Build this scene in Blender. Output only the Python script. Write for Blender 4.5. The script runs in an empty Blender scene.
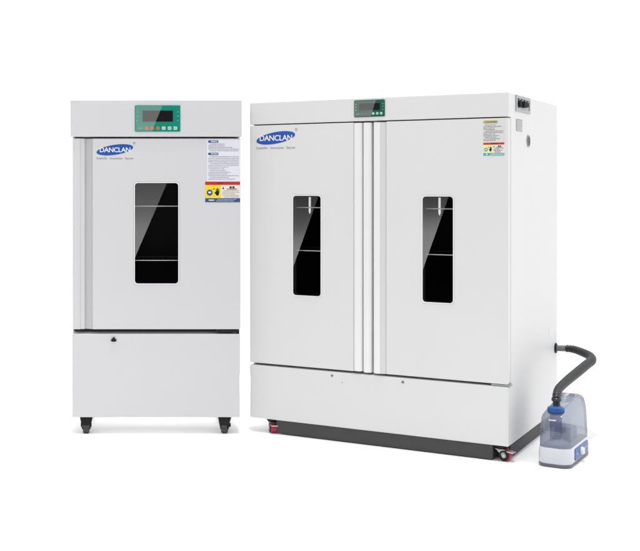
import bpy, bmesh, math, random
from mathutils import Vector, Matrix
random.seed(4)
S = bpy.context.scene
COL = S.collection
PI = math.pi
R = math.radians

# ------------------------------------------------------------------ materials
def principled(name, color, rough=0.5, metal=0.0, spec=0.5, noise=0.0, nscale=20.0, bump=0.0, bscale=400.0, coat=0.0):
    m = bpy.data.materials.new(name); m.use_nodes = True
    nt = m.node_tree; p = nt.nodes['Principled BSDF']
    p.inputs['Base Color'].default_value = (*color, 1)
    p.inputs['Roughness'].default_value = rough
    p.inputs['Metallic'].default_value = metal
    p.inputs['Specular IOR Level'].default_value = spec
    p.inputs['Coat Weight'].default_value = coat
    tc = nt.nodes.new('ShaderNodeTexCoord')
    if noise > 0:
        n = nt.nodes.new('ShaderNodeTexNoise'); n.inputs['Scale'].default_value = nscale
        n.inputs['Detail'].default_value = 3
        nt.links.new(tc.outputs['Object'], n.inputs['Vector'])
        mr = nt.nodes.new('ShaderNodeMapRange')
        mr.inputs['To Min'].default_value = 1 - noise; mr.inputs['To Max'].default_value = 1 + noise
        nt.links.new(n.outputs['Fac'], mr.inputs['Value'])
        mx = nt.nodes.new('ShaderNodeVectorMath'); mx.operation = 'SCALE'
        mx.inputs[0].default_value = color
        nt.links.new(mr.outputs['Result'], mx.inputs['Scale'])
        nt.links.new(mx.outputs['Vector'], p.inputs['Base Color'])
    if bump > 0:
        n = nt.nodes.new('ShaderNodeTexNoise'); n.inputs['Scale'].default_value = bscale
        nt.links.new(tc.outputs['Object'], n.inputs['Vector'])
        b = nt.nodes.new('ShaderNodeBump'); b.inputs['Strength'].default_value = bump
        b.inputs['Distance'].default_value = 0.001
        nt.links.new(n.outputs['Fac'], b.inputs['Height'])
        nt.links.new(b.outputs['Normal'], p.inputs['Normal'])
    return m

def glass(name, tint, gloss, tilt=None, diffuse=0.0, rough=0.02, dcol=(.3, .35, .45), edge=0.0):
    """thin pane: tinted see-through sheet with a mirror-like coat; tilt = turned shading normal that places a sheen (object space)"""
    m = bpy.data.materials.new(name); m.use_nodes = True
    nt = m.node_tree; nt.nodes.clear()
    out = nt.nodes.new('ShaderNodeOutputMaterial')
    tr = nt.nodes.new('ShaderNodeBsdfTransparent'); tr.inputs['Color'].default_value = (*tint, 1)
    gl = nt.nodes.new('ShaderNodeBsdfGlossy'); gl.inputs['Roughness'].default_value = rough
    if tilt is not None:
        v = nt.nodes.new('ShaderNodeVectorTransform'); v.vector_type = 'NORMAL'
        v.convert_from = 'OBJECT'; v.convert_to = 'WORLD'
        v.inputs[0].default_value = tilt
        nt.links.new(v.outputs[0], gl.inputs['Normal'])
    mx = nt.nodes.new('ShaderNodeMixShader')
    mx.inputs['Fac'].default_value = gloss
    if edge > 0:            # reflects more at grazing angles
        lw = nt.nodes.new('ShaderNodeLayerWeight'); lw.inputs['Blend'].default_value = .25
        mr = nt.nodes.new('ShaderNodeMapRange'); mr.inputs['To Min'].default_value = gloss; mr.inputs['To Max'].default_value = edge
        nt.links.new(lw.outputs['Fresnel'], mr.inputs['Value']); nt.links.new(mr.outputs['Result'], mx.inputs['Fac'])
    base = tr
    if diffuse > 0:
        df = nt.nodes.new('ShaderNodeBsdfDiffuse'); df.inputs['Color'].default_value = (*dcol, 1)
        m2 = nt.nodes.new('ShaderNodeMixShader'); m2.inputs['Fac'].default_value = diffuse
        nt.links.new(tr.outputs[0], m2.inputs[1]); nt.links.new(df.outputs[0], m2.inputs[2])
        base = m2
    nt.links.new(base.outputs[0], mx.inputs[1]); nt.links.new(gl.outputs[0], mx.inputs[2])
    nt.links.new(mx.outputs[0], out.inputs['Surface'])
    return m

M = {}
M['paint'] = principled('white_powder_coat', (.63, .63, .642), .46, noise=.012, nscale=3, bump=.06, bscale=900)
M['paint2'] = principled('white_powder_coat_bright', (.705, .705, .705), .5, spec=.4, noise=.014, nscale=2.5, bump=.06, bscale=900)
M['grip'] = principled('white_grip_moulding', (.82, .82, .82), .3, spec=.6, noise=.01, nscale=6)
M['handle_shade'] = principled('handle_moulding_shade', (.655, .655, .655), .4, noise=.01, nscale=6)  # right slope of the handle, its shade put into the colour
M['grip_shade'] = principled('grip_moulding_shade', (.54, .54, .55), .4, noise=.01, nscale=6)  # grip bevel, shade of the recess painted in as darker grey
M['gasket'] = principled('black_gasket_rubber', (.015, .015, .016), .7, noise=.1)
M['black'] = principled('black_plastic', (.007, .007, .008), .5, spec=.3, noise=.1, nscale=60)
M['shadow'] = principled('shadow_grey', (.058, .058, .060), .75, noise=.1)  # shade under the large cabinet, put into the colour
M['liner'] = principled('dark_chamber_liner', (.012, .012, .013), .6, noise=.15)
M['steel'] = principled('brushed_steel', (.62, .62, .64), .3, 1.0, noise=.06, nscale=80)
M['dsteel'] = principled('zinc_plate', (.42, .42, .43), .4, .8, noise=.1, nscale=60)
M['rod'] = principled('shelf_wire', (.75, .75, .76), .35, .3, noise=.05)
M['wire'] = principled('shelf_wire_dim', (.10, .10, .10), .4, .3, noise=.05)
M['tube'] = principled('white_tube', (.88, .88, .88), .3, noise=.02)
p_ = M['tube'].node_tree.nodes['Principled BSDF']; p_.inputs['Emission Color'].default_value = (1, 1, 1, 1); p_.inputs['Emission Strength'].default_value = .7
M['red'] = principled('red_polyurethane', (.42, .015, .05), .35, noise=.08, nscale=60)
M['tyre'] = principled('black_tyre', (.02, .02, .022), .45, noise=.1, nscale=60)
M['greytyre'] = principled('grey_tyre', (.035, .035, .037), .45, noise=.1, nscale=60)
M['blue'] = principled('logo_blue', (.012, .085, .40), .4, noise=.02)
M['white'] = principled('print_white', (.86, .86, .87), .4, noise=.01)
M['grey'] = principled('print_grey', (.16, .16, .17), .5, noise=.05)
M['lgrey'] = principled('print_light_grey', (.27, .27, .36), .5, noise=.05)
M['paper'] = principled('sticker_paper', (.74, .74, .80), .5, noise=.02)
M['paper2'] = principled('sticker_paper_grey', (.66, .66, .66), .5, noise=.02)
M['sred'] = principled('print_red', (.55, .02, .02), .4, noise=.03)
M['yellow'] = principled('print_yellow', (.85, .66, .03), .4, noise=.03)
M['pyellow'] = principled('print_pale_yellow', (.80, .78, .30), .4, noise=.03)
M['navy'] = principled('print_navy', (.03, .08, .25), .4, noise=.03)
M['cyan'] = principled('print_teal', (.05, .35, .45), .4, noise=.03)
M['olive'] = principled('print_olive', (.42, .38, .06), .4, noise=.03)
M['ink'] = principled('print_black', (.015, .015, .018), .8, spec=.2, noise=.05)
M['cream'] = principled('print_cream', (.80, .76, .66), .5, noise=.02)
M['green'] = principled('panel_green', (.006, .27, .19), .3, noise=.06, nscale=25)
M['dgreen'] = principled('panel_dark_green', (.006, .11, .065), .3, noise=.15, nscale=25)
M['orange'] = principled('button_orange', (.72, .17, .04), .4, noise=.04)
M['plum'] = principled('button_dull_red', (.16, .07, .07), .4, noise=.04)
M['mint'] = principled('button_mint', (.45, .74, .66), .4, noise=.04)
M['lcd'] = principled('display_black', (.004, .003, .006), .5, spec=.2, noise=.1)
M['socketplate'] = principled('socket_plate_grey', (.36, .38, .38), .4, noise=.05)
M['vent'] = principled('vent_grey', (.30, .30, .30), .5, noise=.05)
M['faint'] = principled('rating_plate_silver', (.70, .70, .69), .4, noise=.04)
M['hose'] = principled('hose_grey_rubber', (.014, .015, .018), .30, spec=.5, noise=.15, nscale=30)
M['connector'] = principled('connector_grey', (.16, .17, .18), .35, noise=.06)
M['humbase'] = principled('humidifier_white', (.62, .63, .68), .35, noise=.01)
M['humblue'] = principled('humidifier_blue', (.012, .085, .30), .35, noise=.04)
M['humrim'] = principled('humidifier_rim_grey', (.11, .12, .14), .4, noise=.05)
M['humcup'] = principled('humidifier_cup', (.55, .60, .70), .4, noise=.02)
M['tank'] = glass('tank_smoky_blue', (.645, .675, .735), .05, diffuse=.20, rough=.06, dcol=(.25, .27, .315), edge=.5)
M['tubeglass'] = glass('tube_clear_blue', (.62, .62, .82), .06, diffuse=.12, rough=.1, dcol=(.22, .22, .40))
M['window'] = glass('window_glass', (.82, .82, .82), .05)
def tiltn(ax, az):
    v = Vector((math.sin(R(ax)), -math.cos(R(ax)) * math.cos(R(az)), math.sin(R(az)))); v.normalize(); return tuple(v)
M['sheen'] = glass('window_glass_sheen', (.8, .8, .8), .17, tilt=tiltn(1.0, -4.8), rough=.10)  # diagonal window sheen, put in through a turned shading normal
M['sheenR'] = glass('window_glass_sheen_wide', (.8, .8, .8), .17, tilt=tiltn(1.0, -4.2), rough=.10)
M['coverglare'] = glass('display_cover_glare', (.92, .92, .92), .14, tilt=tiltn(0, -9), rough=.12)
M['cover'] = glass('display_cover', (.95, .95, .95), .03)
M['floor'] = principled('white_floor', (.95, .95, .95), .8, spec=.1, noise=.003, nscale=2)

# ------------------------------------------------------------------ helpers
def obj(name, bm, mats, parent=None, smooth=False, bevel=0.0, seg=3, loc=None):
    me = bpy.data.meshes.new(name)
    bmesh.ops.recalc_face_normals(bm, faces=bm.faces[:])
    bm.to_mesh(me); bm.free()
    if not isinstance(mats, (list, tuple)): mats = [mats]
    for m in mats: me.materials.append(M[m])
    o = bpy.data.objects.new(name, me); COL.objects.link(o)
    if parent is not None: o.parent = parent
    if loc is not None: o.location = loc
    if smooth or bevel:
        for p in me.polygons: p.use_smooth = True
        if not bevel:
            me.set_sharp_from_angle(angle=R(40))
    if bevel:
        b = o.modifiers.new('bevel', 'BEVEL'); b.width = bevel; b.segments = seg
        b.limit_method = 'ANGLE'; b.angle_limit = R(50); b.harden_normals = True
    return o

def box(bm, x0, x1, y0, y1, z0, z1, mi=0):
    vs = [bm.verts.new(p) for p in ((x0,y0,z0),(x1,y0,z0),(x1,y1,z0),(x0,y1,z0),(x0,y0,z1),(x1,y0,z1),(x1,y1,z1),(x0,y1,z1))]
    for f in ((0,3,2,1),(4,5,6,7),(0,1,5,4),(1,2,6,5),(2,3,7,6),(3,0,4,7)):
        bm.faces.new([vs[i] for i in f]).material_index = mi
    return bm

def prism(bm, pts, to3, d0, d1, mi=0):
    """closed outline pts (a,b) swept from d0 to d1; to3(a,b,d) -> xyz"""
    A = [bm.verts.new(to3(a, b, d0)) for a, b in pts]
    B = [bm.verts.new(to3(a, b, d1)) for a, b in pts]
    n = len(pts)
    bm.faces.new(A).material_index = mi; bm.faces.new(B[::-1]).material_index = mi
    for i in range(n):
        bm.faces.new((A[i], B[i], B[(i+1) % n], A[(i+1) % n])).material_index = mi
    return bm
XZ = lambda a, b, d: (a, d, b)      # outline in the front plane, swept in depth
XY = lambda a, b, d: (a, b, d)      # outline in plan, swept in height
YZ = lambda a, b, d: (d, a, b)      # outline in the side plane

def rrect(x0, x1, z0, z1, r, n=5):
    pts = []
    for cx, cz, a0 in ((x1-r, z1-r, 0), (x0+r, z1-r, 90), (x0+r, z0+r, 180), (x1-r, z0+r, 270)):
        for i in range(n+1):
            a = R(a0 + 90*i/n); pts.append((cx + r*math.cos(a), cz + r*math.sin(a)))
    return pts

def plate_hole(bm, outer, holes, y0, y1, mi=0, to3=XZ):
    """plate in the front plane with holes, real thickness"""
    def loop(pts, y):
        vs = [bm.verts.new(to3(a, b, y)) for a, b in pts]
        es = [bm.edges.new((vs[i], vs[(i+1) % len(vs)])) for i in range(len(vs))]
        return vs, es
    for y in (y0, y1):
        es = []
        for L in [outer] + holes: es += loop(L, y)[1]
        r = bmesh.ops.triangle_fill(bm, use_beauty=True, use_dissolve=False, edges=es)
        for g in r['geom']:
            if isinstance(g, bmesh.types.BMFace): g.material_index = mi
    for L in [outer] + holes:
        n = len(L)
        A = [bm.verts.new(to3(a, b, y0)) for a, b in L]; B = [bm.verts.new(to3(a, b, y1)) for a, b in L]
        for i in range(n): bm.faces.new((A[i], A[(i+1) % n], B[(i+1) % n], B[i])).material_index = mi
    bmesh.ops.remove_doubles(bm, verts=bm.verts[:], dist=1e-6)
    return bm

def cyl(bm, p0, p1, r0, r1=None, n=24, mi=0, cap=True):
    p0 = Vector(p0); p1 = Vector(p1); r1 = r0 if r1 is None else r1
    d = (p1 - p0).normalized()
    u = d.orthogonal().normalized(); w = d.cross(u)
    A, B = [], []
    for i in range(n):
        a = 2*PI*i/n; q = u*math.cos(a) + w*math.sin(a)
        A.append(bm.verts.new(p0 + q*r0)); B.append(bm.verts.new(p1 + q*r1))
    for i in range(n): bm.faces.new((A[i], A[(i+1) % n], B[(i+1) % n], B[i])).material_index = mi
    if cap:
        bm.faces.new(A[::-1]).material_index = mi; bm.faces.new(B).material_index = mi
    return bm

def lathe(bm, prof, axis='z', c=(0,0,0), n=32, mi=0):
    """prof: (radius, height) pairs"""
    rings = []
    for r, h in prof:
        ring = []
        for i in range(n):
            a = 2*PI*i/n
            p = (r*math.cos(a), r*math.sin(a), h) if axis == 'z' else (h, r*math.cos(a), r*math.sin(a)) if axis == 'x' else (r*math.cos(a), h, r*math.sin(a))
            ring.append(bm.verts.new((p[0]+c[0], p[1]+c[1], p[2]+c[2])))
        rings.append(ring)
    for k in range(len(rings)-1):
        for i in range(n):
            bm.faces.new((rings[k][i], rings[k][(i+1) % n], rings[k+1][(i+1) % n], rings[k+1][i])).material_index = mi
    bm.faces.new(rings[0][::-1]).material_index = mi; bm.faces.new(rings[-1]).material_index = mi
    return bm

def catmull(pts, n=10):
    P = [Vector(p) for p in pts]; out = []
    for i in range(len(P)-1):
        p0 = P[max(i-1, 0)]; p1 = P[i]; p2 = P[i+1]; p3 = P[min(i+2, len(P)-1)]
        for k in range(n):
            t = k/n
            out.append(.5*((2*p1) + (p2-p0)*t + (2*p0-5*p1+4*p2-p3)*t*t + (3*p1-p0-3*p2+p3)*t**3))
    out.append(P[-1]); return out

def tube(bm, path, rad, n=20, mi=0):
    """swept tube with parallel-transported frame; rad(i, t) -> radius"""
    t0 = (path[1]-path[0]).normalized(); u = t0.orthogonal().normalized(); prev = None
    N = len(path)
    for i, p in enumerate(path):
        t = (path[min(i+1, N-1)] - path[max(i-1, 0)]).normalized()
        u = (u - t*u.dot(t)).normalized(); w = t.cross(u)
        r = rad(i, i/(N-1))
        ring = [bm.verts.new(p + (u*math.cos(2*PI*k/n) + w*math.sin(2*PI*k/n))*r) for k in range(n)]
        if prev:
            for k in range(n): bm.faces.new((prev[k], prev[(k+1) % n], ring[(k+1) % n], ring[k])).material_index = mi
        else: bm.faces.new(ring[::-1]).material_index = mi
        prev = ring
    bm.faces.new(prev).material_index = mi
    return bm

def text(bm, s, x0, x1, z0, z1, y, mi=0, bold=0.0, spacing=1.0, shear=0.0):
    """lettering as flat raised faces, fitted to a box in the front plane at depth y"""
    cu = bpy.data.curves.new('lettering', 'FONT'); cu.body = s; cu.size = 1; cu.offset = bold
    cu.space_character = spacing; cu.resolution_u = 3; cu.fill_mode = 'FRONT'
    o = bpy.data.objects.new('lettering', cu); COL.objects.link(o)
    dg = bpy.context.evaluated_depsgraph_get(); dg.update()
    me = o.evaluated_get(dg).to_mesh()
    vs = [v.co.copy() for v in me.vertices]; fs = [tuple(p.vertices) for p in me.polygons]
    o.evaluated_get(dg).to_mesh_clear(); bpy.data.objects.remove(o); bpy.data.curves.remove(cu)
    ax, bx_ = min(v.x for v in vs), max(v.x for v in vs); az, bz = min(v.y for v in vs), max(v.y for v in vs)
    nv = [bm.verts.new((x0 + (v.x-ax)/(bx_-ax)*(x1-x0), y, z0 + (v.y-az)/(bz-az)*(z1-z0))) for v in vs]
    for f in fs:
        try: bm.faces.new([nv[i] for i in f]).material_index = mi
        except ValueError: pass
    return bm

def rect(bm, x0, x1, z0, z1, y, mi=0):
    bm.faces.new([bm.verts.new(p) for p in ((x0,y,z0),(x1,y,z0),(x1,y,z1),(x0,y,z1))]).material_index = mi
    return bm

def disc(bm, cx, cz, rx, rz, y, rot=0, n=40, mi=0):
    vs = []
    for i in range(n):
        a = 2*PI*i/n; px, pz = rx*math.cos(a), rz*math.sin(a)
        vs.append(bm.verts.new((cx + px*math.cos(rot) - pz*math.sin(rot), y, cz + px*math.sin(rot) + pz*math.cos(rot))))
    bm.faces.new(vs).material_index = mi
    return bm

def flat(name, bm, mats, parent):            # prints and films: keep every face turned to the front
    o = obj(name, bm, mats, parent)
    me = o.data
    b2 = bmesh.new(); b2.from_mesh(me)
    for f in b2.faces:
        if f.normal.y > 0: f.normal_flip()
    b2.to_mesh(me); b2.free()
    return o

def thing(name, label, cat, loc=(0,0,0), rz=0):
    o = bpy.data.objects.new(name, None); COL.objects.link(o); o.empty_display_size = .1
    o.location = loc; o.rotation_euler = (0, 0, rz); o['label'] = label; o['category'] = cat
    return o

# ------------------------------------------------------------------ shared components
def rounded_front(x0, x1, y0, y1, r, n=4):
    """plan outline, rounded at its two front corners"""
    pts = [(x1, y1), (x0, y1)]
    for i in range(n+1):
        a = R(180 + 90*i/n); pts.append((x0+r + r*math.cos(a), y0+r + r*math.sin(a)))
    for i in range(n+1):
        a = R(270 + 90*i/n); pts.append((x1-r + r*math.cos(a), y0+r + r*math.sin(a)))
    return pts

def logo(parent, cx, cz, W, y):
    bm = bmesh.new()
    disc(bm, cx, cz, .505*W, .137*W, y, R(8.5), 64, 0)
    text(bm, 'DANCLAN', cx-.41*W, cx+.425*W, cz-.066*W, cz+.066*W, y-.0004, 1, bold=.012, spacing=.93)
    text(bm, 'Scientific · Innovative · Secure', cx-.5*W, cx+.5*W, cz-.262*W, cz-.20*W, y, 2, bold=.004, spacing=1.08)
    text(bm, 'R', cx+.515*W, cx+.545*W, cz+.165*W, cz+.202*W, y, 2)
    # ring of the registered mark
    n = 24; c = (cx+.53*W, cz+.184*W)
    A = [bm.verts.new((c[0]+.034*W*math.cos(2*PI*i/n), y, c[1]+.034*W*math.sin(2*PI*i/n))) for i in range(n)]
    B = [bm.verts.new((c[0]+.029*W*math.cos(2*PI*i/n), y, c[1]+.029*W*math.sin(2*PI*i/n))) for i in range(n)]
    for i in range(n): bm.faces.new((A[i], A[(i+1) % n], B[(i+1) % n], B[i])).material_index = 2
    return flat('logo', bm, ['blue', 'white', 'grey'], parent)

def window(parent, x0, x1, z0, z1, y, diag, sheen):
    """glazed opening: white rim (frame) and pane set 8 mm back"""
    bm = bmesh.new()
    w = .006
    plate_hole(bm, rrect(x0-w, x1+w, z0-w, z1+w, .022), [rrect(x0, x1, z0, z1, .017)], y-.0025, y+.0028)
    plate_hole(bm, rrect(x0-.005, x1+.005, z0-.005, z1+.005, .02), [rrect(x0, x1, z0, z1, .017)], y+.003, y+.046, 1)
    fr = obj('window', bm, ['grip', 'gasket'], parent, smooth=True)
    bm = bmesh.new()
    py = y+.0005
    xt = x0 + diag[0]*(x1-x0); zb = z1 - diag[1]*(z1-z0)  # slanting edge of the put-in sheen
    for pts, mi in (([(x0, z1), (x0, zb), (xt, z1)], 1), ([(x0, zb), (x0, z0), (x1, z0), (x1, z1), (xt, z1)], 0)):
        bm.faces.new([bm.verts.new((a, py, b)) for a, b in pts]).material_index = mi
    flat('pane', bm, ['window', sheen], fr)
    return fr

def control_panel(parent, x0, x1, z0, z1, y, face, b1, b2, rows, bigdots):
    W = x1-x0; Hh = z1-z0
    bm = bmesh.new(); prism(bm, rrect(x0, x1, z0, z1, .006, 3), XZ, y-.004, y+.01)
    p = obj('control_panel', bm, face, parent, smooth=True)
    lx0, lx1, lt, lb = rows['lcd']
    bm = bmesh.new()
    box(bm, x0+lx0*W, x0+lx1*W, y-.0052, y-.003, z1-lb*Hh, z1-lt*Hh)
    obj('display', bm, 'lcd', p)
    r = rows['r']*W
    for i, cx in enumerate(rows['bx']):
        bm = bmesh.new(); c = x0 + cx*W; zz = z1 - rows['by']*Hh; s = r*.45
        if i < 3 or bigdots: prism(bm, [(c + r*math.cos(2*PI*k/20), zz + r*math.sin(2*PI*k/20)) for k in range(20)], XZ, y-.0056, y-.003, 0)
        else: prism(bm, rrect(c-r, c+r, zz-r*.95, zz+r*.95, r*.3, 3), XZ, y-.0056, y-.003, 0)
        shape = ([(c-s, zz), (c+s, zz-s*.25), (c+s, zz+s*.25)], [(c-s, zz-s*.4), (c+s, zz-s*.4), (c, zz+s*.7)], [(c-s, zz-s*.2), (c+s, zz-s*.2), (c+s, zz+s*.2), (c-s, zz+s*.2)])[i % 3]
        prism(bm, shape, XZ, y-.0060, y-.0054, 1)
        obj('button', bm, [b1 if i < 3 else b2, 'grey'], p)
    bm = bmesh.new()
    for sx in rows['dotx']:
        for dz in (.25, .41, .58):
            rect(bm, x0+sx*W-.0022, x0+sx*W+.0022, z1-dz*Hh-.0022, z1-dz*Hh+.0022, y-.0045)
    for q in (.075, .115, .15): rect(bm, x0+q*W, x0+(q+.022)*W, z1-rows['by']*Hh-.002, z1-rows['by']*Hh+.0015, y-.0045)
    flat('print', bm, 'mint', p)
    bm = bmesh.new()
    # cover film; left of a slanting line a glare is put in by a turned normal
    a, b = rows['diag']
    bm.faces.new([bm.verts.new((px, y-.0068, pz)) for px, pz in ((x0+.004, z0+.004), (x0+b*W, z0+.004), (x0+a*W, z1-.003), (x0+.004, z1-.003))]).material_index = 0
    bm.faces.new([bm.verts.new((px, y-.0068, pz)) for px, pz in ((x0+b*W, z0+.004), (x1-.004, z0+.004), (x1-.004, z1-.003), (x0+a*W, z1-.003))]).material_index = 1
    flat('cover_film', bm, ['coverglare', 'cover'], p)
    return p

def text_lines(bm, x0, x1, ztop, zbot, n, y, mi, h, rnd, gapfrac=.25):
    step = (ztop-zbot)/n
    for k in range(n):
        z = ztop - (k+.5)*step
        x = x0; end = x1 - (0 if rnd.random() > .35 else (x1-x0)*rnd.uniform(.1, .5))
        if k % 4 == 0: x += .008
        while x < end:
            w = rnd.uniform(.003, .009)
            rect(bm, x, min(x+w, end), z-h/2*rnd.uniform(.6, 1), z+h/2, y, mi)
            x += w + rnd.uniform(.0012, .003)

def warning_sticker(parent, x0, x1, z0, z1, y, yellow, navy, light, seed):
    rnd = random.Random(seed)
    W = x1-x0; Hh = z1-z0; bm = bmesh.new()
    box(bm, x0, x1, y-.0006, y+.0002, z0, z1, 0)
    f = y-.0012; g = y-.0016
    rect(bm, x0, x1, z1-.155*Hh, z1, f, 1)
    rect(bm, x0, x0+.45*W, z0+.20*Hh, z1-.157*Hh, f, 2)
    rect(bm, x0, x1, z0, z0+.198*Hh, f, 3)
    # blue mandatory disc with a white device, black glove
    cz = z0+.47*Hh
    disc(bm, x0+.13*W, cz, .085*W, .15*Hh, g, 0, 24, 3)
    disc(bm, x0+.13*W, cz+.01*Hh, .045*W, .05*Hh, g-.0004, 0, 16, 0)
    cx = x0+.35*W
    disc(bm, cx, cz-.03*Hh, .05*W, .12*Hh, g, 0, 20, 4)
    for i in range(4):
        xx = cx + (-.042+.026*i)*W
        rect(bm, xx, xx+.018*W, cz, cz+(.17, .22, .21, .16)[i]*Hh, g-.0002, 4)
    rect(bm, cx-.075*W, cx-.045*W, cz-.05*Hh, cz+.03*Hh, g-.0002, 4)
    bm.faces.new([bm.verts.new(p) for p in ((x0+.21*W, g, cz+.16*Hh), (x0+.235*W, g, cz+.14*Hh), (x0+.28*W, g, cz+.2*Hh), (x0+.265*W, g, cz+.22*Hh))]).material_index = 4
    # triangle and heading on the right
    tx = x0+.52*W; tz = z1-.30*Hh
    bm.faces.new([bm.verts.new(p) for p in ((tx-.03*W, g, tz-.06*Hh), (tx+.03*W, g, tz-.06*Hh), (tx, g, tz+.05*Hh))]).material_index = 4
    rect(bm, x0+.70*W, x0+.76*W, tz-.02*Hh, tz+.07*Hh, g, 4); rect(bm, x0+.78*W, x0+.84*W, tz-.02*Hh, tz+.07*Hh, g, 4)
    rect(bm, x0+.62*W, x0+.92*W, tz-.075*Hh, tz-.045*Hh, g, 4)
    text_lines(bm, x0+.49*W, x1-.03*W, z1-.40*Hh, z0+.22*Hh, 5, g, 5, .0035, rnd)
    text_lines(bm, x0+.30*W, x1-.30*W, z1-.03*Hh, z1-.12*Hh, 1, g, 4, .0035, rnd)
    text_lines(bm, x0+.06*W, x0+.26*W, z0+.17*Hh, z0+.03*Hh, 1, g, 0, .008, rnd)
    text_lines(bm, x0+.32*W, x1-.04*W, z0+.17*Hh, z0+.03*Hh, 2, g, 0, .0028, rnd)
    return flat('warning_sticker', bm, [light, 'sred', yellow, navy, 'ink', 'lgrey'], parent)

def castor(parent, x, y, top, wr, ww, rz, style):
    """swivel castor: plate, neck and fork; tyre, hub and brake pedal are sub-parts. wheel axle = local x"""
    off = .022
    bm = bmesh.new()
    pm = 1 if style == 'red' else 0
    box(bm, -.036, .036, -.034, .034, top-.006, top-.0005, 0)
    cyl(bm, (0,0,top-.018), (0,0,top-.006), .026, .03, mi=0)
    fw = .007 if style == 'red' else .016
    for s in (-1, 1):
        xs = s*(ww/2+.004)
        prism(bm, [(-.026, top-.016), (.026, top-.016), (off+fw, wr-.006), (off-fw, wr-.006)], lambda a, b, d: (d, -a, b), xs-.002, xs+.002, pm)
    if style == 'red': box(bm, -ww/2-.006, ww/2+.006, -.026, .026, top-.0205, top-.0165, pm)
    else:   # moulded hood over the wheel
        A_ = [bm.verts.new(p) for p in ((-.0365,-.034,top-.006),(.0365,-.034,top-.006),(.0365,.030,top-.006),(-.0365,.030,top-.006))]
        B_ = [bm.verts.new(p) for p in ((-.027,-.046,top-.045),(.027,-.046,top-.045),(.024,.018,top-.045),(-.024,.018,top-.045))]
        bm.faces.new(A_); bm.faces.new(B_[::-1])
        for i in range(4): bm.faces.new((A_[i], B_[i], B_[(i+1) % 4], A_[(i+1) % 4]))
    c = obj('castor', bm, ['black', 'dsteel' if style == 'red' else 'black'], parent, smooth=False, bevel=.0012, seg=2, loc=(x, y, 0))
    c.rotation_euler = (0, 0, rz)
    h = ww/2
    bm = bmesh.new()
    lathe(bm, [(wr*.72, -h), (wr*.9, -h), (wr*.985, -h+.004), (wr, -h+.010), (wr, h-.010), (wr*.985, h-.004), (wr*.9, h), (wr*.72, h)], 'x', (0, -off, wr), 40)
    obj('tyre', bm, 'red' if style == 'red' else 'greytyre', c, smooth=True)
    bm = bmesh.new()
    half = [(wr*.7, h-.002), (wr*.68, h+.0012), (wr*.5, h+.0008), (wr*.44, h-.001), (wr*.25, h-.001), (wr*.22, h+.004)]
    lathe(bm, [(r_, -x_) for r_, x_ in reversed(half)] + half, 'x', (0, -off, wr), 28)
    obj('hub', bm, 'black' if style != 'red' else 'tyre', c, smooth=True)
    bm = bmesh.new(); cyl(bm, (-h-.0105, -off, wr), (h+.0105, -off, wr), .0062, n=16)
    obj('axle', bm, 'steel', c, bevel=.001, seg=2)
    if style == 'red':
        bm = bmesh.new()
        lathe(bm, [(wr*.12, -h-.0095), (wr*.2, -h-.009), (wr*.25, -h-.0068), (wr*.38, -h-.0070), (wr*.42, -h-.0064)], 'x', (0, -off, wr), 28, 1)
        lathe(bm, [(wr*.42, -h-.0062), (wr*.5, -h-.0052), (wr*.58, -h-.0066), (wr*.86, -h-.0064), (wr*.9, -h-.001)], 'x', (0, -off, wr), 28, 0)
        obj('wheel_cap', bm, ['black', 'dsteel'], c, smooth=True)
        bm = bmesh.new()
        prism(bm, [(-.018, -.070), (.018, -.070), (.024, -.03), (-.024, -.03)], lambda a, b, d: (a, b, d - (b+.03)*-.12), top-.028, top-.023)
        obj('brake_pedal', bm, 'steel', c, bevel=.001, seg=2)
    else:
        for s in (-1, 1):
            bm = bmesh.new()
            prism(bm, [(-.012, top-.062), (.006, top-.066), (.014, top-.048), (-.004, top-.040)], YZ, s*(h+.005), s*(h+.0135))
            obj('brake_pedal', bm, 'black', c, bevel=.001, seg=2)
    return c

def shelf(parent, x0, x1, y0, y1, z):
    bm = bmesh.new()
    cyl(bm, (x0, y0, z), (x1, y0, z), .0028, n=8, mi=0)
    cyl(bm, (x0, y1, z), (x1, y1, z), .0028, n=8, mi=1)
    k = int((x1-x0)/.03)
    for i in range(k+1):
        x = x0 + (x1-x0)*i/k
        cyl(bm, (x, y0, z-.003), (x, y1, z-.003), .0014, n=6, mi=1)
    return obj('shelf', bm, ['rod', 'wire'], parent, smooth=True)

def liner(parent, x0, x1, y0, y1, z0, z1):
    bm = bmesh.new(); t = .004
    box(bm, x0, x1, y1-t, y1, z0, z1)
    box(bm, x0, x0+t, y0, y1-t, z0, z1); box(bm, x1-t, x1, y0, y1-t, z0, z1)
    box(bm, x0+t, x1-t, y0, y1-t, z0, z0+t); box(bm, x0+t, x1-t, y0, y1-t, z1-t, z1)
    return obj('chamber', bm, 'liner', parent)

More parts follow.
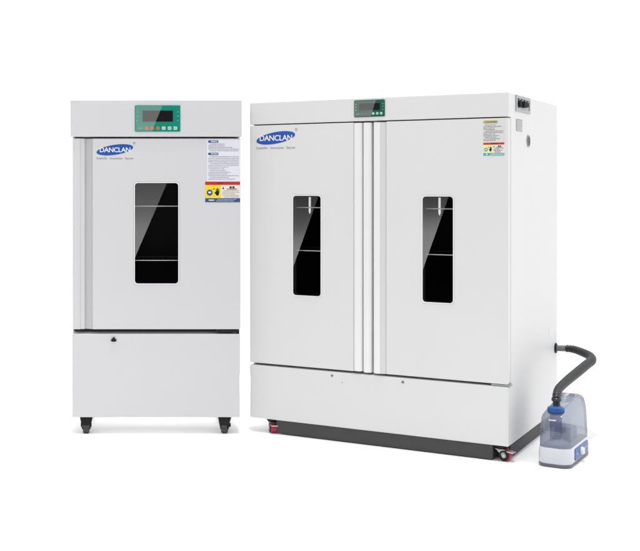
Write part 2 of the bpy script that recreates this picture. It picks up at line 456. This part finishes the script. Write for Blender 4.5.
def body(name, W0, W1, Dp, z0, za, zb_, z1, pocket, mat, parent, bev, over=0):
    """one welded shell: header and plinth at the front plane, door bay set back with the chamber pocket"""
    bm = bmesh.new()
    prof = [(0, z0), (Dp, z0), (Dp, z1), (-over, z1), (-over, zb_), (.052, zb_), (.052, za), (0, za)]
    prism(bm, prof, YZ, W0, W1)
    f = [f for f in bm.faces if all(abs(v.co.y-.052) < 1e-6 for v in f.verts)][0]
    edges = list(f.edges); bmesh.ops.delete(bm, geom=[f], context='FACES_ONLY')
    x0, x1, y1, p0, p1 = pocket
    q = [(x0, p0), (x1, p0), (x1, p1), (x0, p1)]
    fr = [bm.verts.new((a, .052, b)) for a, b in q]; bk = [bm.verts.new((a, y1, b)) for a, b in q]
    es = edges + [bm.edges.new((fr[i], fr[(i+1) % 4])) for i in range(4)]
    bmesh.ops.triangle_fill(bm, use_beauty=True, edges=es)
    for i in range(4): bm.faces.new((fr[i], fr[(i+1) % 4], bk[(i+1) % 4], bk[i]))
    bm.faces.new(bk)
    return obj(name, bm, mat, parent, bevel=bev)

# ================================================================== single-door cabinet (frontal)
A = thing('laboratory_incubator', 'smaller white incubator cabinet with one windowed door and green control panel, on black castors', 'incubator', (0, 6.6, 0))
D = .60
body('cabinet_body', -.4785, .4905, D, .097, .578, 1.716, 1.9245, (-.448, .461, .51, .618, 1.692), 'paint', A, .005)
bm = bmesh.new(); prism(bm, rounded_front(-.488, .500, -.008, D*.5, .010), XY, 1.7165, 1.926)
obj('header', bm, 'paint', A, bevel=.003)
liner(A, -.444, .457, .053, .50, .622, 1.688)
bm = bmesh.new()
plate_hole(bm, rrect(-.470, .484, .586, 1.712, .01), [rrect(-.38, .40, .68, 1.62, .01)], .046, .0515)
obj('door_gasket', bm, 'gasket', A)
# door: slab right of the grip, with real opening
bm = bmesh.new()
wx0, wx1, wz0, wz1 = -.116, .134, .869, 1.449
plate_hole(bm, [(-.360, .605), (.493, .605), (.493, 1.706), (-.360, 1.706)], [rrect(wx0-.006, wx1+.006, wz0-.006, wz1+.006, .022)], 0, .045)
doorA = obj('door', bm, 'paint', A, bevel=.004)
bm = bmesh.new()
prof = [(-.476, .045)] + [(-.476+.006*(1-math.cos(R(a))), .012-.008*math.sin(R(a))) for a in (0, 30, 60, 90)] + [(-.440, .002), (-.434, .004), (-.431, .012), (-.4065, .018), (-.4065, .045)]
prism(bm, prof, XY, .605, 1.706)
gr = obj('door_grip', bm, 'paint', doorA, smooth=True)
bm = bmesh.new(); prism(bm, [(-.406, .044), (-.406, .028), (-.400, .030), (-.3605, .012), (-.3605, .044)], XY, .605, 1.706)
obj('shaded_grip_slope', bm, 'grip_shade', doorA, smooth=True)
window(doorA, wx0, wx1, wz0, wz1, 0, (.74, .745), 'sheen')
logo(doorA, -.2315, 1.6405, .211, -.0006)
# long paper sticker
rnd = random.Random(2)
bm = bmesh.new()
box(bm, .299, .4915, -.0007, .0002, 1.458, 1.699, 0)
for zz in (1.695, 1.624):
    prism(bm, rrect(.306, .366, zz-.014, zz, .006, 3), XZ, -.0013, -.0006, 2)
    text_lines(bm, .315, .360, zz-.002, zz-.012, 1, -.0017, 0, .007, rnd)
text_lines(bm, .308, .483, 1.678, 1.630, 5, -.0012, 1, .0045, rnd)
text_lines(bm, .308, .483, 1.606, 1.466, 14, -.0012, 1, .0042, rnd)
flat('instruction_sticker', bm, ['paper', 'lgrey', 'navy'], doorA)
warning_sticker(doorA, .289, .4905, 1.338, 1.4565, 0, 'yellow', 'navy', 'cream', 5)
control_panel(A, -.116, .146, 1.745, 1.896, -.008, 'green', 'orange', 'mint',
              dict(lcd=(.17, .836, .20, .62), bx=(.256, .38, .508, .633, .764, .89), by=.87, r=.040, dotx=(.055, .945), diag=(.60, .38)), False)
# hinge under the free corner of the door
bm = bmesh.new()
box(bm, .352, .486, .004, .040, .590, .602)
cyl(bm, (.478, .012, .5785), (.478, .012, .606), .009, n=20)
cyl(bm, (.372, .010, .588), (.372, .010, .603), .006, n=16)
obj('hinge', bm, 'black', A, bevel=.0015)
# lock
bm = bmesh.new()
prism(bm, [(-.2555, .541), (-.2205, .541), (-.229, .552), (-.238, .562), (-.247, .552)], XZ, -.009, .001)
prism(bm, [(-.247, .534), (-.229, .534), (-.2205, .541), (-.2555, .541)], XZ, -.004, .001)
obj('lock', bm, 'black', A, bevel=.001)
for cx, cy, rz in ((-.400, .055, R(4)), (.408, .055, R(-12)), (-.400, .545, R(20)), (.408, .545, R(-30))):
    castor(A, cx, cy, .0965, .030, .036, rz, 'black')

# ================================================================== double-door cabinet (angled)
RZ = R(-31.2664)
OX, OY = 1.825-.8547632*1.488, 5.91+.5190182*1.488
B = thing('laboratory_incubator', 'large white two-door incubator cabinet with two narrow windows, on red-wheeled castors', 'incubator', (OX, OY, 0), RZ)
W, D2 = 1.488, 1.15
body('cabinet_body', 0, W, D2, .082, .390, 1.790, 1.917, (.028, W-.028, .96, .428, 1.767), 'paint2', B, .005)
liner(B, .032, W-.032, .053, .95, .432, 1.763)
bm = bmesh.new()
i0 = .014; n0, n1 = .165, .085
prism(bm, [(n0, i0), (W-n1, i0), (W-n1, .10), (W-i0, .10), (W-i0, D2-.15), (W-.11, D2-.15), (W-.11, D2-i0), (n0, D2-i0)], XY, .005, .0818)
obj('shadow_slab', bm, 'shadow', B)  # added slab stands in for the shadow under the cabinet
bm = bmesh.new(); box(bm, i0+.03, W-.03, .03, .099, .0800, .0816); obj('shadow_plate', bm, 'gasket', B)  # dark plate added under the front edge to deepen the shade
for gx0, gx1 in ((.006, .735), (.752, W-.006)):
    bm = bmesh.new()
    plate_hole(bm, rrect(gx0, gx1, .396, 1.786, .01), [rrect(gx0+.09, gx1-.09, .50, 1.68, .01)], .046, .0515)
    obj('door_gasket', bm, 'gasket', B)
zb, zt = .4035, 1.7835
def grip_profile(x0, x1, y_edge, bulge, n=10):
    pts = [(x1, .040), (x0, .040)]
    for i in range(n+1):
        t = i/n; pts.append((x0 + (x1-x0)*t, y_edge - bulge*math.sin(PI*t)**.6))
    return pts
# left door
bm = bmesh.new()
plate_hole(bm, [(.001, zb), (.642, zb), (.642, zt), (.001, zt)], [rrect(.276-.006, .446+.006, .809-.006, 1.376+.006, .022)], 0, .045)
dl = obj('door', bm, 'paint2', B, bevel=.003)
bm = bmesh.new(); prism(bm, grip_profile(.643, .690, .003, .012), XY, zb+.003, zt-.003)
obj('door_handle', bm, 'grip', dl, smooth=True)
bm = bmesh.new(); prism(bm, grip_profile(.6975, .744, .005, .014), XY, zb, zt-.003)
obj('door_handle', bm, 'grip', dl, smooth=True)
window(dl, .276, .446, .809, 1.376, 0, (.92, .72), 'sheenR')
logo(dl, .166, 1.709, .245, -.0006)
# right door
bm = bmesh.new()
plate_hole(bm, [(.830, zb), (W-.001, zb), (W-.001, zt), (.830, zt)], [rrect(1.034-.006, 1.199+.006, .809-.006, 1.375+.006, .022)], 0, .045)
dr = obj('door', bm, 'paint2', B, bevel=.003)
bm = bmesh.new()
prof = [(.829, .045), (.7555, .045)] + [(.7555 + .030*(1-math.cos(R(a))), .010 - .020*math.sin(R(a))) for a in (0, 20, 40, 60, 80, 90)] + [(.798, -.009), (.798, .045)]
prism(bm, [(.798, .045)] + prof[1:-1], XY, zb, zt-.003)
hd = obj('door_handle', bm, 'grip', dr, smooth=True)
bm = bmesh.new(); prism(bm, [(.8285, .044), (.7985, .044), (.7985, -.0085), (.812, -.003), (.822, .002), (.8285, .004)], XY, zb, zt-.003)
obj('shaded_handle_slope', bm, 'handle_shade', hd, smooth=True)
window(dr, 1.034, 1.199, .809, 1.375, 0, (.86, .70), 'sheenR')
rnd = random.Random(9)
bm = bmesh.new()
box(bm, 1.357, 1.468, -.0007, .0002, 1.660, 1.774, 0)
prism(bm, rrect(1.360, 1.434, 1.757, 1.771, .006, 3), XZ, -.0013, -.0006, 2)
text_lines(bm, 1.368, 1.428, 1.769, 1.759, 1, -.0017, 1, .006, rnd)
text_lines(bm, 1.360, 1.462, 1.752, 1.664, 11, -.0012, 1, .0036, rnd)
flat('instruction_sticker', bm, ['paper2', 'grey', 'olive'], dr)
warning_sticker(dr, 1.359, 1.467, 1.589, 1.656, 0, 'pyellow', 'cyan', 'cream', 6)
control_panel(B, .646, .823, 1.812, 1.905, 0, 'dgreen', 'plum', 'mint',
              dict(lcd=(.17, .84, .20, .60), bx=(.26, .38, .50, .63, .76, .89), by=.81, r=.043, dotx=(.06, .94), diag=(.72, .56)), True)
# side fittings
sx = W
bm = bmesh.new()
plate_hole(bm, [(.142, 1.826), (.452, 1.826), (.452, 1.912), (.142, 1.912)], [rrect(.160, .434, 1.842, 1.897, .006, 3)], sx-.001, sx+.006, 0, YZ)
box(bm, sx-.001, sx+.002, .160, .434, 1.842, 1.897, 0)
sp = obj('socket_panel', bm, ['socketplate'], B)
bm = bmesh.new(); cyl(bm, (sx+.002, .205, 1.868), (sx+.016, .205, 1.868), .020, .018)
obj('round_socket', bm, 'ink', sp, bevel=.002)
for q in ((.255, .315, 1.852, 1.884, .020), (.322, .352, 1.856, 1.880, .016), (.360, .395, 1.860, 1.884, .010)):
    bm = bmesh.new(); box(bm, sx+.002, sx+.002+q[4], *q[:4]); obj('socket', bm, 'ink', sp, bevel=.002)
bm = bmesh.new()
for k in range(4):
    box(bm, sx+.002, sx+.004, .185+.065*k, .215+.065*k, 1.889, 1.894)
obj('print', bm, 'ink', sp)
bm = bmesh.new()
box(bm, sx-.001, sx+.001, .156, .290, 1.722, 1.786, 0)
for i in range(9):
    box(bm, sx+.001, sx+.0035, .162, .284, 1.727+.0062*i, 1.7295+.0062*i, 1)
obj('rating_plate', bm, ['vent', 'faint'], B)
bm = bmesh.new()
cyl(bm, (sx-.001, .420, 1.677), (sx+.005, .420, 1.677), .034, .032, 32)
for i in range(7):
    z = 1.677-.021+.007*i; hw = math.sqrt(max(.027**2-(z-1.677)**2, 0))
    box(bm, sx+.005, sx+.0062, .420-hw, .420+hw, z-.0018, z+.0018, 1)
obj('round_vent', bm, ['vent', 'ink'], B, smooth=True)
bm = bmesh.new()
box(bm, sx-.001, sx+.001, .93, 1.07, .545, .60, 0)
obj('label_plate', bm, ['faint'], B)
# screws on the plinth, hinge at the door foot
for x, z, r in ((.514, .368, .0075), (.574, .334, .003), (.924, .368, .0085)):
    bm = bmesh.new(); lathe(bm, [(r, .001), (r, -.0015), (r*.7, -.003), (r*.2, -.0032)], 'y', (x, 0, z), 20, 0)
    if r > .005: box(bm, x-r*.7, x+r*.7, -.0036, -.003, z-.0012, z+.0012, 1)
    obj('screw', bm, ['vent', 'ink'], B, smooth=True)
bm = bmesh.new()
box(bm, W-.09, W+.012, .006, .040, .392, .4005)
cyl(bm, (W+.004, .020, .392), (W+.004, .020, .412), .008, n=16)
obj('hinge', bm, 'socketplate', B, bevel=.0015)
# castors
castor(B, .125, .050, .0785, .0305, .038, R(35), 'red')
castor(B, W-.045, .045, .0785, .0305, .038, R(78), 'red')
castor(B, .125, D2-.06, .0785, .0305, .038, R(150), 'red')
castor(B, W-.030, D2-.08, .0785, .0305, .038, R(60), 'red')
# inside, seen through the windows
for o_, rows in ((A, ((-.43, .44, 1.3145), (-.43, .44, .999))), (B, ((.05, 1.43, 1.3085), (.05, 1.43, 1.061)))):
    for x0, x1, z in rows: shelf(o_, x0, x1, .060, .40, z)
for x in (.342, 1.100):
    bm = bmesh.new()
    lathe(bm, [(.0015, 1.272), (.004, 1.279), (.0062, 1.285), (.0062, 1.366), (.003, 1.369)], 'z', (x, .085, 0), 16)
    obj('chamber_lamp', bm, 'tube', B, smooth=True)

# ================================================================== ultrasonic humidifier
C = thing('humidifier', 'small humidifier with smoky blue tank, white base and blue dial panel beside the large cabinet', 'humidifier', (2.142, 5.993, 0), R(-33.2))
hx, hy = .0825, .225
def ring_pts(ax, ay, r, n=8):
    return rrect(-ax, ax, -ay, ay, r, n)
def loft(bm, levels, mi=0, cap0=True, cap1=True):
    prev = None
    for pts in levels:
        ring = [bm.verts.new(p) for p in pts]
        if prev:
            for i in range(len(ring)): bm.faces.new((prev[i], prev[(i+1) % len(ring)], ring[(i+1) % len(ring)], ring[i])).material_index = mi
        elif cap0: bm.faces.new(ring[::-1]).material_index = mi
        prev = ring
    if cap1: bm.faces.new(prev).material_index = mi
    return bm
def lvl(ax, ay, r, z, drop=0):
    o = []
    for x, y in ring_pts(ax, ay, r):
        t = min(max((-.04 - y)/.12, 0), 1); t = t*t*(3-2*t)
        t2 = min(max((y-.05)/.16, 0), 1); t2 = t2*t2
        o.append((x, y, z - drop*t - drop*.45*t2))
    return o
bm = bmesh.new()
loft(bm, [lvl(hx-.012, hy-.012, .045, .006), lvl(hx-.004, hy-.004, .05, .014), lvl(hx, hy, .052, .022), lvl(hx+.001, hy+.001, .052, .060), lvl(hx-.001, hy-.001, .052, .092), lvl(hx-.004, hy-.004, .05, .098), lvl(hx-.012, hy-.012, .045, .098)])
hb = obj('base', bm, 'humbase', C, smooth=True)
bm = bmesh.new()
loft(bm, [lvl(hx-.004, hy-.004, .05, .0), lvl(hx-.001, hy-.001, .05, .004), lvl(hx+.0005, hy+.0005, .05, .017), lvl(hx-.006, hy-.006, .05, .019)])
obj('foot_rim', bm, 'humrim', C, smooth=True)
bm = bmesh.new()
loft(bm, [lvl(hx-.004, hy-.004, .05, .0985), lvl(hx-.005, hy-.006, .05, .15), lvl(hx-.007, hy-.008, .05, .21, .008), lvl(hx-.010, hy-.015, .048, .26, .022), lvl(hx-.014, hy-.023, .045, .295, .040), lvl(hx-.020, hy-.034, .04, .318, .054), lvl(hx-.030, hy-.050, .03, .330, .062), lvl(hx-.045, hy-.074, .02, .335, .066)], cap0=False)
obj('water_tank', bm, 'tank', C, smooth=True)
# inner parts seen through the tank
bm = bmesh.new()
lathe(bm, [(.064, .0985), (.062, .108), (.050, .118), (.036, .124), (.030, .132), (.026, .134)], 'z', (-.004, -.130, 0), 32)
obj('mist_cup', bm, 'humcup', C, smooth=True)
bm = bmesh.new()
loft(bm, [[(x*.5, y*.20+.0, z) for x, y, z in lvl(hx, hy, .05, .0985)], [(x*.48, y*.18, z) for x, y, z in lvl(hx, hy, .05, .175)], [(x*.35, y*.13, z) for x, y, z in lvl(hx, hy, .05, .182)]])
obj('filter_box', bm, 'humcup', C, smooth=True)
bm = bmesh.new()
lathe(bm, [(.038, .0985), (.038, .150), (.034, .158), (.026, .160)], 'z', (0, .115, 0), 28)
obj('valve', bm, 'humcup', C, smooth=True)
bm = bmesh.new()
tz = [(.029, .134), (.029, .262)]
n = 32; rings = []
for r, z in tz: rings.append([bm.verts.new((-.008 + r*math.cos(2*PI*i/n), -.136 + r*math.sin(2*PI*i/n), z)) for i in range(n)])
for i in range(n): bm.faces.new((rings[0][i], rings[0][(i+1) % n], rings[1][(i+1) % n], rings[1][i]))
obj('mist_tube', bm, 'tubeglass', C, smooth=True)
bm = bmesh.new()
lathe(bm, [(.026, .255), (.036, .260), (.042, .270), (.043, .282), (.040, .292), (.030, .298), (.024, .300)], 'z', (-.008, -.136, 0), 36)
obj('nozzle_collar', bm, 'humblue', C, smooth=True)
bm = bmesh.new()
prism(bm, rrect(-.012, .014, -.02, .065, .008, 4), XY, .3335, .339)
obj('carry_handle', bm, 'humbase', C, bevel=.0015)
# control panel on the long outer side
bm = bmesh.new()
prism(bm, rrect(-.130, .150, .026, .086, .016, 5), YZ, hx-.002, hx+.0045)
hp = obj('control_panel', bm, 'humblue', C, bevel=.0015)
bm = bmesh.new()
lathe(bm, [(.020, hx+.0045), (.019, hx+.014), (.016, hx+.018), (.010, hx+.0185)], 'x', (0, 0, .056), 28)
box(bm, hx+.0185, hx+.022, -.003, .003, .040, .072)
obj('dial', bm, 'white', hp, smooth=True, loc=(0, .0, 0))
for yy in (-.085, .085, .12):
    bm = bmesh.new(); lathe(bm, [(.005, hx+.0045), (.005, hx+.0055)], 'x', (0, yy, .056), 16)
    obj('indicator', bm, 'mint', hp)

# ================================================================== hose
Hh_ = thing('corrugated_hose', 'dark grey ribbed hose bending from the large cabinet side down to the humidifier', 'hose', (OX, OY, 0), RZ)
pts = [(1.555, 1.100, .464), (1.595, 1.085, .464), (1.650, 1.035, .458), (1.708, .965, .448), (1.735, .880, .436), (1.727, .770, .424), (1.712, .580, .404), (1.697, .390, .384), (1.692, .230, .368), (1.699, .145, .350), (1.7015, .121, .330)]
path = catmull(pts, 30)
# resample evenly at 3 mm
dense = [path[0]]; acc = 0
for a, b in zip(path, path[1:]):
    L = (b-a).length; t = 0
    while acc + (L - t) >= .0035:
        t += .0035-acc; acc = 0; dense.append(a + (b-a)*(t/L))
    acc += L-t
bm = bmesh.new()
def hr(i, t):
    base = .0205 + .0042*math.sin(PI*min(t*1.1, 1))
    return base + (.0018 if (i % 5) in (0, 1) else -.0012 if (i % 5) == 3 else .0002)
tube(bm, dense, hr, 20)
obj('ribbed_tube', bm, 'hose', Hh_, smooth=True)
bm = bmesh.new()
cyl(bm, (W+.010, 1.100, .462), (1.566, 1.100, .4645), .0185, .0185, 28)
obj('connector', bm, 'connector', Hh_, smooth=True)
bm = bmesh.new()
lathe(bm, [(.030, W+.001), (.031, W+.006), (.027, W+.009), (.020, W+.010)], 'x', (0, 1.100, .462), 32)
obj('flange', bm, 'black', Hh_, smooth=True)
bm = bmesh.new()
cyl(bm, (1.7035, .112, .285), (1.7015, .121, .332), .0195, .0175, 28)
lathe(bm, [(.019, .320), (.0245, .323), (.0245, .336), (.020, .340)], 'z', (1.7015, .121, 0), 28)
obj('end_tube', bm, 'hose', Hh_, smooth=True)

# ================================================================== floor
bm = bmesh.new()
vs = [bm.verts.new(p) for p in ((-3.6, .4, 0), (6, .4, 0), (9, 14, 0), (-8, 14, 0))]
bm.faces.new(vs)
fl = obj('floor', bm, 'floor'); fl['kind'] = 'structure'

# ================================================================== light
w = bpy.data.worlds.new('World'); S.world = w; w.use_nodes = True
nt = w.node_tree; bg = nt.nodes['Background']
tc = nt.nodes.new('ShaderNodeTexCoord'); sep = nt.nodes.new('ShaderNodeSeparateXYZ')
nt.links.new(tc.outputs['Generated'], sep.inputs[0])
dot = nt.nodes.new('ShaderNodeVectorMath'); dot.operation = 'DOT_PRODUCT'
dot.inputs[1].default_value = (-.46, -.89, 0)
nt.links.new(tc.outputs['Generated'], dot.inputs[0])
az = nt.nodes.new('ShaderNodeMapRange'); az.interpolation_type = 'SMOOTHSTEP'    # dark sector added front-left for the windows to reflect
az.inputs['From Min'].default_value = .35; az.inputs['From Max'].default_value = .68
nt.links.new(dot.outputs['Value'], az.inputs['Value'])
lo = nt.nodes.new('ShaderNodeMapRange'); lo.interpolation_type = 'SMOOTHSTEP'
lo.inputs['From Min'].default_value = -.24; lo.inputs['From Max'].default_value = -.11
nt.links.new(sep.outputs['Z'], lo.inputs['Value'])
hi = nt.nodes.new('ShaderNodeMapRange'); hi.interpolation_type = 'SMOOTHSTEP'
hi.inputs['From Min'].default_value = .55; hi.inputs['From Max'].default_value = .30
nt.links.new(sep.outputs['Z'], hi.inputs['Value'])
m1 = nt.nodes.new('ShaderNodeMath'); m1.operation = 'MULTIPLY'
m2 = nt.nodes.new('ShaderNodeMath'); m2.operation = 'MULTIPLY'
nt.links.new(az.outputs[0], m1.inputs[0]); nt.links.new(lo.outputs[0], m1.inputs[1])
nt.links.new(m1.outputs[0], m2.inputs[0]); nt.links.new(hi.outputs[0], m2.inputs[1])
mix = nt.nodes.new('ShaderNodeMix'); mix.data_type = 'RGBA'
mix.inputs['A'].default_value = (1, 1, 1, 1); mix.inputs['B'].default_value = (.01, .01, .01, 1)
nt.links.new(m2.outputs[0], mix.inputs['Factor'])
nt.links.new(mix.outputs['Result'], bg.inputs['Color'])
bg.inputs['Strength'].default_value = 1.24

def area(name, loc, target, size, power, size_y=None):
    l = bpy.data.lights.new(name, 'AREA'); l.energy = power; l.size = size
    if size_y: l.shape = 'RECTANGLE'; l.size_y = size_y
    o = bpy.data.objects.new(name, l); COL.objects.link(o); o.location = loc
    o.rotation_euler = (Vector(target) - Vector(loc)).to_track_quat('-Z', 'Y').to_euler()
    return o
area('overhead_fill', (.6, 3.4, 30.0), (.9, 6.4, 0), 1.0, 3000)  # distant unseen lamp, added to lift the floor to pure white
area('front_fill', (-4.5, .5, 4.5), (1.0, 6.4, .9), 1.5, 90)  # unseen lamp added to brighten the cabinet fronts
area('rear_fill', (0, 8.7, .32), (0, 7.0, .0), 1.0, 60, .4)  # unseen lamp added behind the small cabinet to brighten the floor beneath

# ================================================================== camera
cam = bpy.data.cameras.new('camera'); co = bpy.data.objects.new('camera', cam); COL.objects.link(co)
co.location = (0, 0, 1.42); co.rotation_euler = (R(90), 0, 0)
cam.sensor_width = 36; cam.lens = 1144.585/640*36
cam.shift_x = (320-155)/640; cam.shift_y = -(275.5-188)/640
cam.clip_end = 500
S.camera = co
S.view_settings.view_transform = 'Standard'; S.view_settings.look = 'None'
S.view_settings.exposure = 0; S.view_settings.gamma = 1
